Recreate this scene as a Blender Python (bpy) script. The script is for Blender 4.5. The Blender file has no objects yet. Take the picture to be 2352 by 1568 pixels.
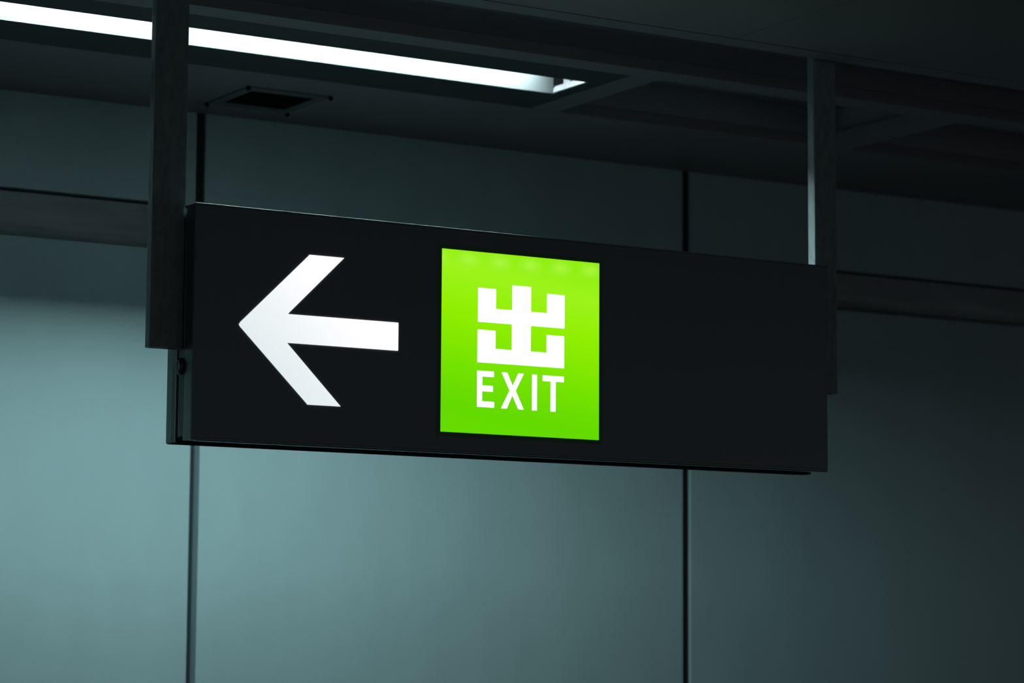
import bpy, bmesh, math, random
from mathutils import Matrix, Vector
random.seed(4)
C = bpy.context.scene.collection
sc = bpy.context.scene

# ------------------------------------------------------------------ camera
yaw, pitch, roll = math.radians(31.4226), math.radians(6.5693), math.radians(0.35744)
fwd = Vector((math.sin(yaw)*math.cos(pitch), math.cos(yaw)*math.cos(pitch), math.sin(pitch)))
rgt = Vector((math.cos(yaw), -math.sin(yaw), 0))
upv = rgt.cross(fwd)
r2 = rgt*math.cos(roll) + upv*math.sin(roll)
u2 = -rgt*math.sin(roll) + upv*math.cos(roll)
cd = bpy.data.cameras.new('camera')
cam = bpy.data.objects.new('camera', cd); C.objects.link(cam)
mw = Matrix((( r2.x, u2.x, -fwd.x, 0.0), (r2.y, u2.y, -fwd.y, 0.0), (r2.z, u2.z, -fwd.z, 1.6), (0, 0, 0, 1)))
cam.matrix_world = mw
cd.sensor_width = 36.0
cd.lens = 36.0*6088.4/2352.0
cd.clip_end = 60
cd.dof.use_dof = True
cd.dof.focus_distance = 5.85
cd.dof.aperture_fstop = 3.6
sc.camera = cam

# ------------------------------------------------------------------ world, exposure
w = bpy.data.worlds.new('dim_hall_light'); sc.world = w; w.use_nodes = True
bg = w.node_tree.nodes['Background']
bg.inputs[0].default_value = (0.86, 0.95, 1.0, 1)
bg.inputs[1].default_value = 0.074
sc.view_settings.view_transform = 'Standard'
sc.view_settings.look = 'None'
sc.view_settings.exposure = 0.0
sc.view_settings.gamma = 1.0
sc.view_settings.use_curve_mapping = False

TUBE_STRENGTH = 150.0
TUBE_COLOR = (0.74, 1.0, 1.02, 1)

# ------------------------------------------------------------------ materials
def mat(name, col, rough=0.5, metal=0.0, spec=0.5, noise=0.0, nscale=(8, 8, 8), bump=0.0, coat=0.0):
    m = bpy.data.materials.new(name); m.use_nodes = True
    nt = m.node_tree; b = nt.nodes['Principled BSDF']
    b.inputs['Base Color'].default_value = (*col, 1)
    b.inputs['Roughness'].default_value = rough
    b.inputs['Metallic'].default_value = metal
    b.inputs['Specular IOR Level'].default_value = spec
    b.inputs['Coat Weight'].default_value = coat
    if noise or bump:
        tc = nt.nodes.new('ShaderNodeTexCoord'); mp = nt.nodes.new('ShaderNodeMapping')
        mp.inputs['Scale'].default_value = nscale
        nt.links.new(tc.outputs['Object'], mp.inputs[0])
        n = nt.nodes.new('ShaderNodeTexNoise'); n.inputs['Scale'].default_value = 1.0
        n.inputs['Detail'].default_value = 6; n.inputs['Roughness'].default_value = 0.6
        nt.links.new(mp.outputs[0], n.inputs['Vector'])
        if noise:
            r = nt.nodes.new('ShaderNodeMapRange')
            r.inputs['From Min'].default_value = 0.3; r.inputs['From Max'].default_value = 0.7
            r.inputs['To Min'].default_value = 1 - noise; r.inputs['To Max'].default_value = 1 + noise
            nt.links.new(n.outputs['Fac'], r.inputs['Value'])
            vm = nt.nodes.new('ShaderNodeVectorMath'); vm.operation = 'SCALE'
            vm.inputs[0].default_value = col
            nt.links.new(r.outputs[0], vm.inputs['Scale'])
            nt.links.new(vm.outputs[0], b.inputs['Base Color'])
        if bump:
            bp = nt.nodes.new('ShaderNodeBump'); bp.inputs['Strength'].default_value = bump
            bp.inputs['Distance'].default_value = 0.002
            nt.links.new(n.outputs['Fac'], bp.inputs['Height'])
            nt.links.new(bp.outputs[0], b.inputs['Normal'])
    return m

def emit(name, build):
    m = bpy.data.materials.new(name); m.use_nodes = True
    nt = m.node_tree; nt.nodes.clear()
    out = nt.nodes.new('ShaderNodeOutputMaterial'); e = nt.nodes.new('ShaderNodeEmission')
    nt.links.new(e.outputs[0], out.inputs[0]); build(nt, e); return m

M = {}
M['wall'] = mat('painted_wall_panel', (0.36, 0.505, 0.52), 0.42, 0.0, 0.5, noise=0.05, nscale=(5, 5, 1.6), bump=0.05)
M['band'] = mat('satin_wall_band', (0.24, 0.28, 0.29), 0.35, 0.1, 0.5, noise=0.25, nscale=(2.2, 6, 14))
M['joint'] = mat('joint_backing', (0.05, 0.065, 0.068), 0.6)
M['ceil'] = mat('ceiling_panel_paint', (0.225, 0.208, 0.222), 0.5, 0.0, 0.5, noise=0.04, nscale=(2, 2, 2))
M['rail'] = mat('ceiling_rail_paint', (0.225, 0.208, 0.222), 0.45, 0.0, 0.5)
M['void'] = mat('dark_ceiling_void', (0.34, 0.34, 0.37), 0.8, 0.0, 0.2)
M['floor'] = mat('stone_floor', (0.035, 0.035, 0.037), 0.35, noise=0.1, nscale=(3, 3, 3))
M['black'] = mat('black_fixture_paint', (0.06, 0.066, 0.07), 0.6, 0.0, 0.3)
M['reflector'] = mat('white_reflector', (0.062, 0.064, 0.066), 0.8, 0.0, 0.0, noise=0.06, nscale=(30, 30, 30))
M['bracket'] = mat('white_bracket', (0.15, 0.138, 0.152), 0.6, noise=0.15, nscale=(60, 60, 60))
M['steel'] = mat('galvanised_post_steel', (0.24, 0.30, 0.315), 0.45, 0.0, 0.9, noise=0.22, nscale=(60, 60, 25), bump=0.3)
M['frame'] = mat('anodised_sign_frame', (0.19, 0.24, 0.235), 0.34, 0.75, 0.5, noise=0.06, nscale=(40, 40, 6))
M['face'] = mat('black_sign_face', (0.19, 0.225, 0.255), 0.3, 0.0, 1.0)
M['rim'] = mat('dark_green_film_edge', (0.13, 0.30, 0.13), 0.4, 0.0, 0.4)
M['seal'] = mat('matte_black_seal', (0.035, 0.04, 0.04), 0.9, 0.0, 0.0)
M['highlight'] = mat('highlight_strip_metal', (0.62, 0.75, 0.74), 0.08, 1.0)  # mirror metal of the added highlight strip
M['end'] = mat('near_black_end_plate', (0.003, 0.003, 0.003), 1.0, 0.0, 0.0)  # even near-black colour of the end wall
M['bolt'] = mat('dark_bolt', (0.09, 0.10, 0.10), 0.4, 0.6)
M['vent'] = mat('vent_frame_paint', (0.12, 0.15, 0.14), 0.6)
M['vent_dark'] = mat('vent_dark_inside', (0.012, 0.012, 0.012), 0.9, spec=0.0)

def b_tube(nt, e):
    e.inputs[0].default_value = TUBE_COLOR; e.inputs[1].default_value = TUBE_STRENGTH
M['tube'] = emit('lit_tube', b_tube)

def ramp_z(nt, e, pts, axis='Z', spots=False):
    tc = nt.nodes.new('ShaderNodeTexCoord'); sx = nt.nodes.new('ShaderNodeSeparateXYZ')
    nt.links.new(tc.outputs['Object'], sx.inputs[0])
    cr = nt.nodes.new('ShaderNodeValToRGB')
    el = cr.color_ramp.elements
    while len(el) > 1: el.remove(el[-1])
    el[0].position = pts[0][0]; el[0].color = (*pts[0][1], 1)
    for p, c in pts[1:]:
        x = el.new(p); x.color = (*c, 1)
    return tc, sx, cr

# the lit green panel: brighter near the row of diodes along its top edge
def b_green(nt, e):
    tc, sx, cr = ramp_z(nt, e, [(0.0, (0.13, 0.71, 0.0)), (0.10, (0.125, 0.70, 0.0)), (0.30, (0.17, 0.76, 0.0)),
                                (0.62, (0.28, 0.86, 0.0)), (0.85, (0.335, 0.90, 0.010)), (0.95, (0.30, 0.875, 0.008)), (1.0, (0.28, 0.86, 0.004))])
    mr = nt.nodes.new('ShaderNodeMapRange')
    mr.inputs['From Min'].default_value = 0.0456; mr.inputs['From Max'].default_value = 0.4523
    dt = nt.nodes.new('ShaderNodeVectorMath'); dt.operation = 'DOT_PRODUCT'; dt.inputs[1].default_value = (0.14, 0, 1)
    nt.links.new(tc.outputs['Object'], dt.inputs[0])
    sb = nt.nodes.new('ShaderNodeMath'); sb.operation = 'SUBTRACT'; sb.inputs[1].default_value = 0.14*0.80
    nt.links.new(dt.outputs['Value'], sb.inputs[0])
    nt.links.new(sb.outputs[0], mr.inputs['Value']); nt.links.new(mr.outputs[0], cr.inputs[0])
    # diode hot spots: five, spaced evenly
    def mth(op, a, b=None):
        n = nt.nodes.new('ShaderNodeMath'); n.operation = op
        for i, v in enumerate((a, b)):
            if v is None: continue
            if isinstance(v, (int, float)): n.inputs[i].default_value = v
            else: nt.links.new(v, n.inputs[i])
        return n.outputs[0]
    ph = mth('DIVIDE', mth('SUBTRACT', sx.outputs['X'], 0.6665 - 0.0405), 0.081)
    fr = mth('SUBTRACT', mth('FRACT', ph), 0.5)
    dx = mth('MULTIPLY', fr, 0.081/0.023)
    dz = mth('DIVIDE', mth('SUBTRACT', sx.outputs['Z'], 0.433), 0.013)
    g = mth('EXPONENT', mth('MULTIPLY', mth('ADD', mth('MULTIPLY', dx, dx), mth('MULTIPLY', dz, dz)), -1.0))
    mx = nt.nodes.new('ShaderNodeMix'); mx.data_type = 'RGBA'
    nt.links.new(mth('MULTIPLY', g, 0.75), mx.inputs[0])
    nt.links.new(cr.outputs[0], mx.inputs[6]); mx.inputs[7].default_value = (0.43, 0.94, 0.055, 1)
    nt.links.new(mx.outputs[2], e.inputs[0]); e.inputs[1].default_value = 1.0
M['green'] = emit('backlit_green_film', b_green)

def b_arrow(nt, e):
    tc, sx, cr = ramp_z(nt, e, [(0.0, (0.72, 0.82, 0.83)), (0.45, (0.86, 0.91, 0.93)), (0.75, (0.985, 0.985, 1.0)), (1.0, (1.02, 1.02, 1.02))])
    a = nt.nodes.new('ShaderNodeVectorMath'); a.operation = 'DOT_PRODUCT'
    a.inputs[1].default_value = (1.6, 0, 1.7)
    nt.links.new(tc.outputs['Object'], a.inputs[0])
    mr = nt.nodes.new('ShaderNodeMapRange'); mr.inputs['From Min'].default_value = 0.48; mr.inputs['From Max'].default_value = 1.15
    nt.links.new(a.outputs['Value'], mr.inputs['Value']); nt.links.new(mr.outputs[0], cr.inputs[0])
    nt.links.new(cr.outputs[0], e.inputs[0]); e.inputs[1].default_value = 1.0
M['white'] = emit('backlit_white_film', b_arrow)
def b_w2(nt, e):
    e.inputs[0].default_value = (1.0, 1.0, 1.0, 1); e.inputs[1].default_value = 1.02
M['white_full'] = emit('backlit_white_lettering', b_w2)

# ------------------------------------------------------------------ mesh helpers
def add_box(bm, x0, x1, y0, y1, z0, z1):
    v = [bm.verts.new(p) for p in ((x0,y0,z0),(x1,y0,z0),(x1,y1,z0),(x0,y1,z0),(x0,y0,z1),(x1,y0,z1),(x1,y1,z1),(x0,y1,z1))]
    for f in ((3,2,1,0),(4,5,6,7),(0,1,5,4),(1,2,6,5),(2,3,7,6),(3,0,4,7)):
        bm.faces.new([v[i] for i in f])
def add_prism(bm, pts, y0, y1):
    """outline given in x,z, extruded along y"""
    a = [bm.verts.new((x, y0, z)) for x, z in pts]; b = [bm.verts.new((x, y1, z)) for x, z in pts]
    n = len(pts)
    bm.faces.new(a); bm.faces.new(b[::-1])
    for i in range(n): bm.faces.new([a[i], b[i], b[(i+1) % n], a[(i+1) % n]])
def add_prism_z(bm, pts, z0, z1):
    """outline given in x,y, extruded along z"""
    a = [bm.verts.new((x, y, z0)) for x, y in pts]; b = [bm.verts.new((x, y, z1)) for x, y in pts]
    n = len(pts)
    bm.faces.new(a[::-1]); bm.faces.new(b)
    for i in range(n): bm.faces.new([a[i], a[(i+1) % n], b[(i+1) % n], b[i]])
def add_prism_x(bm, pts, x0, x1):
    """outline given in y,z, extruded along x"""
    a = [bm.verts.new((x0, y, z)) for y, z in pts]; b = [bm.verts.new((x1, y, z)) for y, z in pts]
    n = len(pts)
    bm.faces.new(a); bm.faces.new(b[::-1])
    for i in range(n): bm.faces.new([a[i], b[i], b[(i+1) % n], a[(i+1) % n]])
def add_cyl_x(bm, x0, x1, y, z, r, n=24, r2=None):
    r2 = r if r2 is None else r2
    a = [bm.verts.new((x0, y+r*math.cos(t*2*math.pi/n), z+r*math.sin(t*2*math.pi/n))) for t in range(n)]
    b = [bm.verts.new((x1, y+r2*math.cos(t*2*math.pi/n), z+r2*math.sin(t*2*math.pi/n))) for t in range(n)]
    bm.faces.new(a); bm.faces.new(b[::-1])
    for i in range(n): bm.faces.new([a[i], b[i], b[(i+1) % n], a[(i+1) % n]])
def rounded(pts, r, seg=3):
    """round the corners of an outline"""
    out = []; n = len(pts)
    for i in range(n):
        p = Vector(pts[i]); a = Vector(pts[i-1]); b = Vector(pts[(i+1) % n])
        da, db = (a-p), (b-p); rr = min(r, da.length*0.4, db.length*0.4)
        s = p + da.normalized()*rr; t = p + db.normalized()*rr
        for k in range(seg+1):
            u = k/seg
            q = s*(1-u)*(1-u) + p*2*u*(1-u) + t*u*u
            out.append((q.x, q.y))
    return out
def obj(name, bm, m, parent=None, bevel=0.0, origin=(0, 0, 0)):
    bmesh.ops.recalc_face_normals(bm, faces=bm.faces)
    if origin != (0, 0, 0): bmesh.ops.translate(bm, verts=bm.verts, vec=-Vector(origin))
    me = bpy.data.meshes.new(name); bm.to_mesh(me); bm.free()
    me.materials.append(m)
    o = bpy.data.objects.new(name, me); C.objects.link(o); o.location = origin
    if parent is not None: o.parent = parent
    if bevel:
        b = o.modifiers.new('bevel', 'BEVEL'); b.width = bevel; b.segments = 2; b.limit_method = 'ANGLE'
    return o
def empty(name, loc=(0, 0, 0)):
    o = bpy.data.objects.new(name, None); C.objects.link(o); o.location = loc
    o.empty_display_size = 0.1
    return o
def tag(o, label=None, cat=None, group=None, kind=None):
    if label: o['label'] = label
    if cat: o['category'] = cat
    if group: o['group'] = group
    if kind: o['kind'] = kind
    return o
def box_obj(name, m, parent, x0, x1, y0, y1, z0, z1, bevel=0.0):
    bm = bmesh.new(); add_box(bm, x0, x1, y0, y1, z0, z1)
    return obj(name, bm, m, parent, bevel)

H = 3.04          # ceiling height
WY = 6.515        # wall face
XA, XB = -3.5, 10.5

# ------------------------------------------------------------------ floor
fl = box_obj('floor', M['floor'], None, XA, XB, -3.0, 6.62, -0.1, 0.0)
tag(fl, 'stone floor of the passage, below the frame', kind='structure')

# ------------------------------------------------------------------ wall: recessed backing, panels between open joints, a recessed band
wall = empty('wall_back', (0, WY, 0))
tag(wall, 'painted wall of large panels with open joints behind the sign', kind='structure')
def wp(name, m, x0, x1, y0, y1, z0, z1, bevel=0.0):
    return box_obj(name, m, wall, x0, x1, y0-WY, y1-WY, z0, z1, bevel)
wp('backing', M['joint'], XA, XB, WY+0.04, WY+0.10, 0.0, H+0.3)
joints = [2.984 + 1.614*k for k in range(-4, 6)]
HW = 0.0135
for i in range(len(joints)-1):
    x0, x1 = joints[i]+HW, joints[i+1]-HW
    wp('wall_panel', M['wall'], x0, x1, WY, WY+0.04, 0.0, 2.6575, 0.0015)
    wp('wall_panel', M['wall'], x0, x1, WY, WY+0.04, 2.784, H+0.05, 0.0015)
for j in joints:
    wp('joint_gasket', M['seal'], j-HW, j+HW, WY+0.010, WY+0.020, 2.784, H+0.04)
    if j > 4.0: wp('joint_gasket', M['seal'], j-HW, j+HW, WY+0.010, WY+0.020, 0.0, 2.6575)
# the band: its face leans back under the upper panels
bm = bmesh.new()
add_prism_x(bm, [(WY+0.012, 2.776), (WY+0.013, 2.760), (WY+0.015, 2.735), (WY+0.017, 2.710), (WY+0.020, 2.690), (WY+0.025, 2.675), (WY+0.031, 2.665), (WY+0.038, 2.6585), (WY+0.04, 2.6585), (WY+0.04, 2.776)], XA, XB)
band = obj('trim_1', bm, M['band']); tag(band, 'dark horizontal band recessed between upper and lower wall panels', kind='structure')

# ------------------------------------------------------------------ ceiling
ceil = empty('ceiling', (0, 0, H)); tag(ceil, 'dark panelled ceiling with recessed bays', kind='structure')
def cp(name, m, x0, x1, y0, y1, z0, z1, bevel=0.0):
    return box_obj(name, m, ceil, x0, x1, y0, y1, z0-H, z1-H, bevel)
G = 0.0018
# strip of panels along the wall
js = [-3.334, -0.934, 1.466, 3.866, 6.266, 8.666, 10.5]
for a, b in zip(js, js[1:]):
    cp('ceiling_panel', M['ceil'], a+G, b-G, 6.0425, WY-0.002, H, H+0.02, 0.0008)
# rows of panels on the near side of the slot
jn = [-3.53, -1.13, 1.27, 3.67, 6.07, 8.47, 10.5]
for a, b in zip(jn, jn[1:]):
    for y0, y1 in ((3.80, 5.0), (2.60, 3.80), (1.40, 2.60), (0.20, 1.40), (-1.0, 0.20), (-3.0, -1.0)):
        cp('ceiling_panel', M['ceil'], a+G, b-G, y0+G, y1-G, H, H+0.02, 0.0008)
# edge strips and rails
cp('rail', M['rail'], XA, XB, 5.002, 5.066, H-0.0005, H+0.03, 0.001)
cp('rail', M['rail'], XA, XB, 5.393, 5.476, H-0.001, H+0.03, 0.001)
cp('rail', M['rail'], XA, XB, 5.960, 6.040, H-0.001, H+0.03, 0.001)
# cross bars
for x0, x1 in ((3.697, 3.783), (4.687, 4.785), (5.690, 5.780), (6.69, 6.78), (7.69, 7.78), (1.90, 1.985), (0.90, 0.99), (-0.10, -0.01), (-1.10, -1.01)):
    cp('crossbar', M['rail'], x0, x1, 5.476, 5.960, H-0.0008, H+0.03, 0.001)
# recesses above the slot and the bays
bm = bmesh.new()
add_box(bm, XA, XB, 5.02, 5.045, 0.03, 0.09)
add_box(bm, XA, XB, 5.415, 5.45, 0.03, 0.09)
add_box(bm, XA, XB, 5.02, 5.45, 0.09, 0.10)
obj('slot_lining', bm, M['void'], ceil)
bm = bmesh.new()
add_box(bm, XA, XB, 5.455, 5.47, 0.03, 0.11)
add_box(bm, XA, XB, 5.965, 5.98, 0.03, 0.11)
add_box(bm, XA, XB, 5.455, 5.98, 0.11, 0.12)
obj('bay_lining', bm, M['void'], ceil)
for x in (3.74, 4.736, 5.735, 6.735, 7.735, 1.943, 0.945, -0.055, -1.055):
    cp('bay_divider', M['void'], x-0.01, x+0.01, 5.47, 5.965, H+0.03, H+0.11)

# ------------------------------------------------------------------ recessed ceiling light
SZ = H+0.0012
S0, S1 = 5.6095, 5.7745        # the long slot
LX0, LX1 = 1.987, 3.6955
SE = 3.653                   # end of the slot
RE = 3.650                   # end of the reflector
light = empty('ceiling_light', (1.75, 5.692, SZ))
tag(light, 'long recessed strip light glowing white through a slot in the black ceiling bay', 'ceiling light')
def lp(name, m, x0, x1, y0, y1, z0, z1, bevel=0.0):
    return box_obj(name, m, light, x0-1.75, x1-1.75, y0-5.692, y1-5.692, z0-SZ, z1-SZ, bevel)
lp('baffle', M['black'], LX0, LX1, 5.4775, S0, SZ, SZ+0.0012)
lp('baffle', M['black'], LX0, LX1, S1, 5.9585, SZ, SZ+0.0012)
lp('end_plate', M['black'], SE, LX1, S0, S1, SZ, SZ+0.0012)
lp('end_plate', M['black'], LX0, LX0+0.03, S0, S1, SZ, SZ+0.0012)
TOP = SZ+0.095
bm = bmesh.new()
for a in ((LX0, LX1, S0-0.012, S0-0.006, 0.0014, TOP-SZ+0.01), (LX0, LX1, S1+0.006, S1+0.012, 0.0014, TOP-SZ+0.01),
          (LX0, LX1, S0-0.012, S1+0.012, TOP-SZ+0.004, TOP-SZ+0.01), (SE+0.006, SE+0.012, S0-0.006, S1+0.006, 0.004, TOP-SZ+0.004),
          (LX0, LX0+0.006, S0-0.006, S1+0.006, 0.004, TOP-SZ+0.004)):
    add_box(bm, a[0]-1.75, a[1]-1.75, a[2]-5.692, a[3]-5.692, a[4], a[5])
obj('housing', bm, M['black'], light)
bm = bmesh.new()
for a in ((LX0+0.01, RE, S0-0.005, S0, 0.0014, TOP-SZ), (LX0+0.01, RE, S1, S1+0.005, 0.0014, TOP-SZ), (LX0+0.01, RE, S0, S1, TOP-SZ-0.004, TOP-SZ)):
    add_box(bm, a[0]-1.75, a[1]-1.75, a[2]-5.692, a[3]-5.692, a[4], a[5])
obj('reflector', bm, M['reflector'], light)
TX0, TX1, TY, TZ = 2.065-1.75, 3.582-1.75, 0.0145, 0.0745
bm = bmesh.new(); add_cyl_x(bm, TX0, TX1, TY, TZ, 0.0200, 20)
tube = obj('tube', bm, M['tube'], light)
for x0, x1 in ((TX0-0.012, TX0), (TX1, TX1+0.012)):
    bm = bmesh.new(); add_cyl_x(bm, x0, x1, TY, TZ, 0.0205, 20)
    obj('tube_cap', bm, M['bracket'], tube)
# dark end wall with the pale metal flange at the end of the slot
bm = bmesh.new(); add_box(bm, SE-1.75+0.001, SE-1.75+0.005, S0-5.692, S1-5.692, 0.0014, TOP-SZ)
obj('end_wall', bm, M['end'], light)
bm = bmesh.new()
add_prism_x(bm, [(S0-5.692+0.002, 0.0014), (S1-5.692-0.003, 0.0014), (S1-5.692-0.005, 0.012), (S1-5.692-0.013, 0.0165), (S0-5.692+0.03, 0.0165), (S0-5.692+0.018, 0.010), (S0-5.692+0.002, 0.009)], SE-1.75-0.006, SE-1.75)
eb = obj('end_bracket', bm, M['bracket'], light)
bm = bmesh.new(); add_box(bm, SE-1.75-0.003, SE-1.75, 0.0005, 0.0325, 0.0165, 0.031)
obj('tab', bm, M['bracket'], eb)

# ------------------------------------------------------------------ ceiling vent
vent = empty('ceiling_vent', (3.053, 6.246, H))
tag(vent, 'small square ceiling vent with dark opening, left of the strip light end by the wall', 'vent')
bm = bmesh.new()
ox, oy, ix, iy = 0.120, 0.127, 0.091, 0.089
for a in ((-ox, ox, -oy, -iy), (-ox, ox, iy, oy), (-ox, -ix, -iy, iy), (ix, ox, -iy, iy)):
    add_box(bm, a[0], a[1], a[2], a[3], -0.004, 0.0)
obj('frame', bm, M['vent'], vent, 0.0008)
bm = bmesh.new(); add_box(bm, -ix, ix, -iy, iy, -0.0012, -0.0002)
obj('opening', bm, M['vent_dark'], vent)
for sx in (-1, 1):
    for sy in (-1, 1):
        bm = bmesh.new()
        bmesh.ops.create_uvsphere(bm, u_segments=12, v_segments=8, radius=0.0065)
        bmesh.ops.translate(bm, verts=bm.verts, vec=(sx*ox, sy*oy, -0.006))
        obj('screw', bm, M['vent_dark'], vent)

# ------------------------------------------------------------------ hanger posts
PB = 2.2185
def post(x0, x1, y0, y1, label):
    t = 0.003
    bm = bmesh.new()
    out = rounded([(x0, y0), (x1, y0), (x1, y1), (x0, y1)], 0.004, 2)
    inn = [(min(max(x, x0+t), x1-t), min(max(y, y0+t), y1-t)) for x, y in out]
    n = len(out); zt = H+0.089
    A = [bm.verts.new((x, y, PB)) for x, y in out]; B = [bm.verts.new((x, y, zt)) for x, y in out]
    Ci = [bm.verts.new((x, y, PB)) for x, y in inn]; Di = [bm.verts.new((x, y, zt)) for x, y in inn]
    for i in range(n):
        j = (i+1) % n
        for q in ((A[i], A[j], B[j], B[i]), (Ci[j], Ci[i], Di[i], Di[j]), (A[j], A[i], Ci[i], Ci[j]), (B[i], B[j], Di[j], Di[i])):
            try: bm.faces.new(q)
            except ValueError: pass
    bmesh.ops.remove_doubles(bm, verts=bm.verts, dist=1e-6)
    o = obj('hanger_post', bm, M['steel'], None, origin=(x0, y0, PB))
    tag(o, label, 'post', 'steel posts holding the exit sign')
    return o
XL, XR = 2.2985, 3.9727
post(XL-0.0755, XL, 5.089, 5.118, 'steel hanging post at the left end of the sign, beside the arrow')
post(XR, XR+0.0685, 5.085, 5.113, 'steel hanging post at the blank right end of the sign')

# ------------------------------------------------------------------ the exit sign
SYF, SB = 5.0403, 2.0237
SW, SH = XR-XL, 0.500
sign = empty('exit_sign', (XL, SYF, SB))
tag(sign, 'black hanging lightbox sign with white left arrow and green EXIT panel', 'sign')
def ring(bm, x0, x1, z0, z1, l, r, b, t, y0, y1):
    add_box(bm, x0, x0+l, y0, y1, z0, z1); add_box(bm, x1-r, x1, y0, y1, z0, z1)
    add_box(bm, x0+l, x1-r, y0, y1, z0, z0+b); add_box(bm, x0+l, x1-r, y0, y1, z1-t, z1)
# front frame: a slim lip round the face on a deeper ring
bm = bmesh.new()
ring(bm, 0, SW, 0, SH, 0.0028, 0.0028, 0.0055, 0.0045, 0.0, 0.004)
obj('front_lip', bm, M['frame'], sign, 0.0008)
bm = bmesh.new()
ring(bm, 0.0, SW, 0.001, SH-0.001, 0.006, 0.006, 0.006, 0.006, 0.0042, 0.043)
obj('front_frame', bm, M['frame'], sign, 0.001)
# ribbed channel between front and back frames
bm = bmesh.new()
rib = [(0.0045, 0.043), (0.0045, 0.048), (0.0015, 0.0495), (0.0015, 0.053), (0.0035, 0.0545), (0.0035, 0.0565), (0.0015, 0.058), (0.0015, 0.0615), (0.0035, 0.063),
       (0.0035, 0.065), (0.0015, 0.0665), (0.0015, 0.070), (0.0035, 0.0715), (0.0035, 0.079)]
out = rib + [(SW-x, y) for x, y in rib[::-1]]
add_prism_z(bm, out, 0.010, SH-0.014)
obj('ribbed_channel', bm, M['frame'], sign)
# back frame with fine grooves along its ends
bm = bmesh.new()
bk = [(0.0, 0.079), (0.0, 0.088), (0.0012, 0.089), (0.0012, 0.0905), (0.0, 0.0915), (0.0, 0.096), (0.0012, 0.097), (0.0012, 0.0985), (0.0, 0.0995), (0.0, 0.127), (0.003, 0.130)]
add_prism_z(bm, bk + [(SW-x, y) for x, y in bk[::-1]], 0.0, SH-0.001)
obj('back_frame', bm, M['frame'], sign)
bm = bmesh.new(); add_box(bm, 0.008, SW-0.012, 0.050, 0.084, -0.0048, 0.0005)
bmesh.ops.bevel(bm, geom=[e for e in bm.edges], offset=0.0012, segments=2, affect='EDGES')
obj('underside_bar', bm, M['seal'], sign)
bm = bmesh.new(); add_box(bm, 0.004, SW-0.004, 0.0845, 0.1295, -0.0015, 0.0002)
obj('underside_dark_sheet', bm, M['seal'], sign)  # added sheet, keeps the back frame's underside dark
bm = bmesh.new(); add_prism_x(bm, [(0.0060+0.0045*math.cos(t*math.pi/8), -0.0004+0.0014*math.sin(t*math.pi/8)) for t in range(16)], 0.010, SW-0.002)
obj('highlight_strip', bm, M['highlight'], sign)  # added mirror strip, stands in for the highlight along the frame's lower edge
# black face
bm = bmesh.new(); add_box(bm, 0.0029, SW-0.0029, 0.0008, 0.006, 0.0056, SH-0.0046)
obj('face_panel', bm, M['face'], sign)
# arrow
ar = [(268.5,410.8),(354.0,410.8),(219.7,278.9),(489.6,278.9),(489.6,217.0),(219.0,217.0),(350.0,87.5),(268.6,87.5),(108.6,243.8),(105.9,247.5),(105.3,250.6),(107.6,251.6),(107.9,253.6)]
def rnd(pts, r, mask=None): return [(x/1000, z/1000) for x, z in rounded(pts, r)]
core = rnd(ar[:8], 1.6); tip = [(x/1000, z/1000) for x, z in ar[8:]]
bm = bmesh.new(); add_prism(bm, core[4:]+tip if False else core+tip, -0.0002, 0.0010)
ao = obj('arrow', bm, M['white'], sign); ao['label'] = 'glowing white arrow pointing left'
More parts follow.
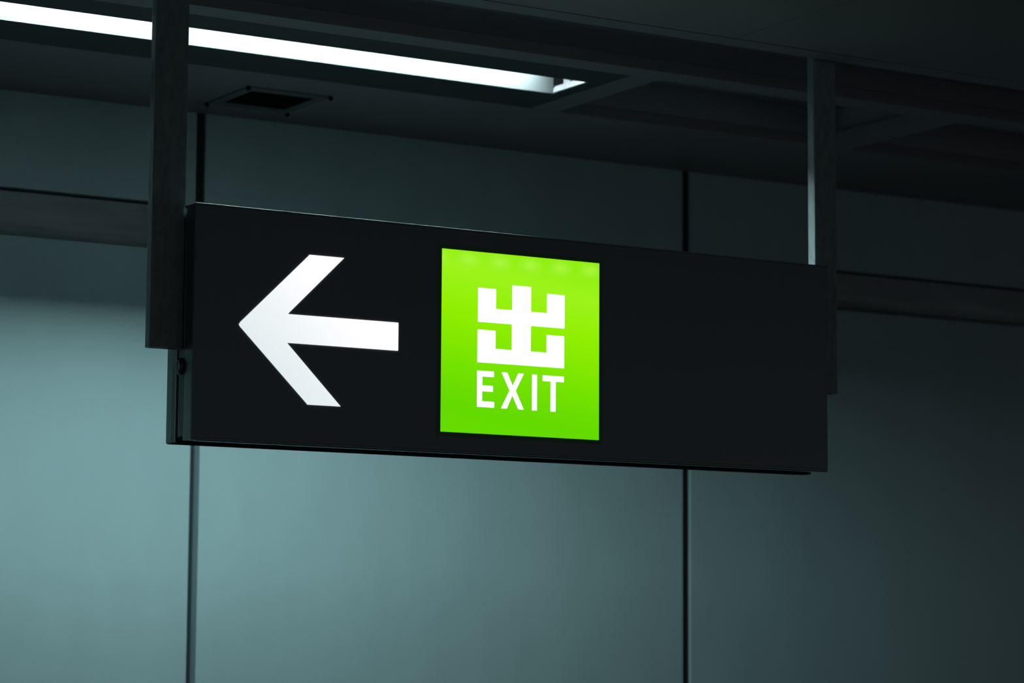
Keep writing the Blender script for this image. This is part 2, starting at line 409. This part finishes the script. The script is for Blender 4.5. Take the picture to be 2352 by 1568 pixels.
# green panel with dark film edge
bm = bmesh.new(); add_box(bm, 0.598, 1.0145, 0.0, 0.0010, 0.0456, 0.4523)
gp = obj('green_panel', bm, M['green'], sign); gp['label'] = 'glowing lime green square panel'
bm = bmesh.new(); ring(bm, 0.588, 1.0245, 0.0356, 0.4623, 0.0099, 0.0099, 0.0099, 0.0099, 0.0002, 0.0009)
obj('film_edge', bm, M['rim'], sign)
glyph = [(691,371.8),(738.3,371.8),(738.3,327.3),(780.6,327.3),(780.6,383.7),(830.5,383.7),(830.5,327.3),(872.6,327.3),(872.6,371.3),(920.2,371.3),(920.2,294.8),(830.2,294.8),
         (830.2,237.3),(872.1,237.3),(872.1,277.6),(919.6,277.6),(919.6,204.1),(690.4,204.1),(690.4,278),(737.6,278),(737.6,237.3),(779.8,237.3),(779.8,294.8),(691,294.8)]
bm = bmesh.new(); add_prism(bm, rnd(glyph, 0.9), -0.0008, -0.0001)
g = obj('character', bm, M['white_full'], gp); g['label'] = 'white Chinese character meaning out'
letters = {
 'E': [(690.2,186.1),(734,186.1),(734,173),(704,173),(704,153.6),(731.6,153.6),(731.6,140),(703.7,140),(703.7,118.2),(735.1,118.2),(735.1,104.7),(690.2,104.7)],
 'X': [(753.6,185.9),(769.1,185.9),(783.1,157),(797.4,185.9),(812.7,185.9),(791.4,146.2),(812.9,104.5),(798.1,104.5),(782.3,134.6),(768.2,104.5),(752.6,104.5),(774.6,145.7)],
 'I': [(834,185.6),(847.4,185.6),(847.4,104.1),(834,104.1)],
 'T': [(862,185.4),(919.1,185.4),(919.1,172.2),(897.2,172.2),(897.2,104),(883.3,104),(883.3,172.1),(862,172.1)]}
for k, pts in letters.items():
    bm = bmesh.new(); add_prism(bm, rnd(pts, 0.9), -0.0008, -0.0001)
    o = obj('letter', bm, M['white_full'], gp); o['label'] = 'white capital letter ' + k
# slotted bolt on the left end, just under the post
bm = bmesh.new()
BY, BZ = 0.0562, 0.158
add_cyl_x(bm, -0.0045, 0.004, BY, BZ, 0.0180, 28)
add_cyl_x(bm, -0.0085, -0.0045, BY, BZ, 0.0130, 28, 0.0180)
bo = obj('bolt', bm, M['bolt'], sign)
bm = bmesh.new(); add_cyl_x(bm, -0.0092, -0.0084, BY, BZ, 0.0122, 28)
obj('washer', bm, M['frame'], bo)
bm = bmesh.new(); add_box(bm, -0.0098, -0.0090, BY-0.002, BY+0.002, BZ-0.009, BZ+0.009)
obj('slot', bm, M['bolt'], bo)
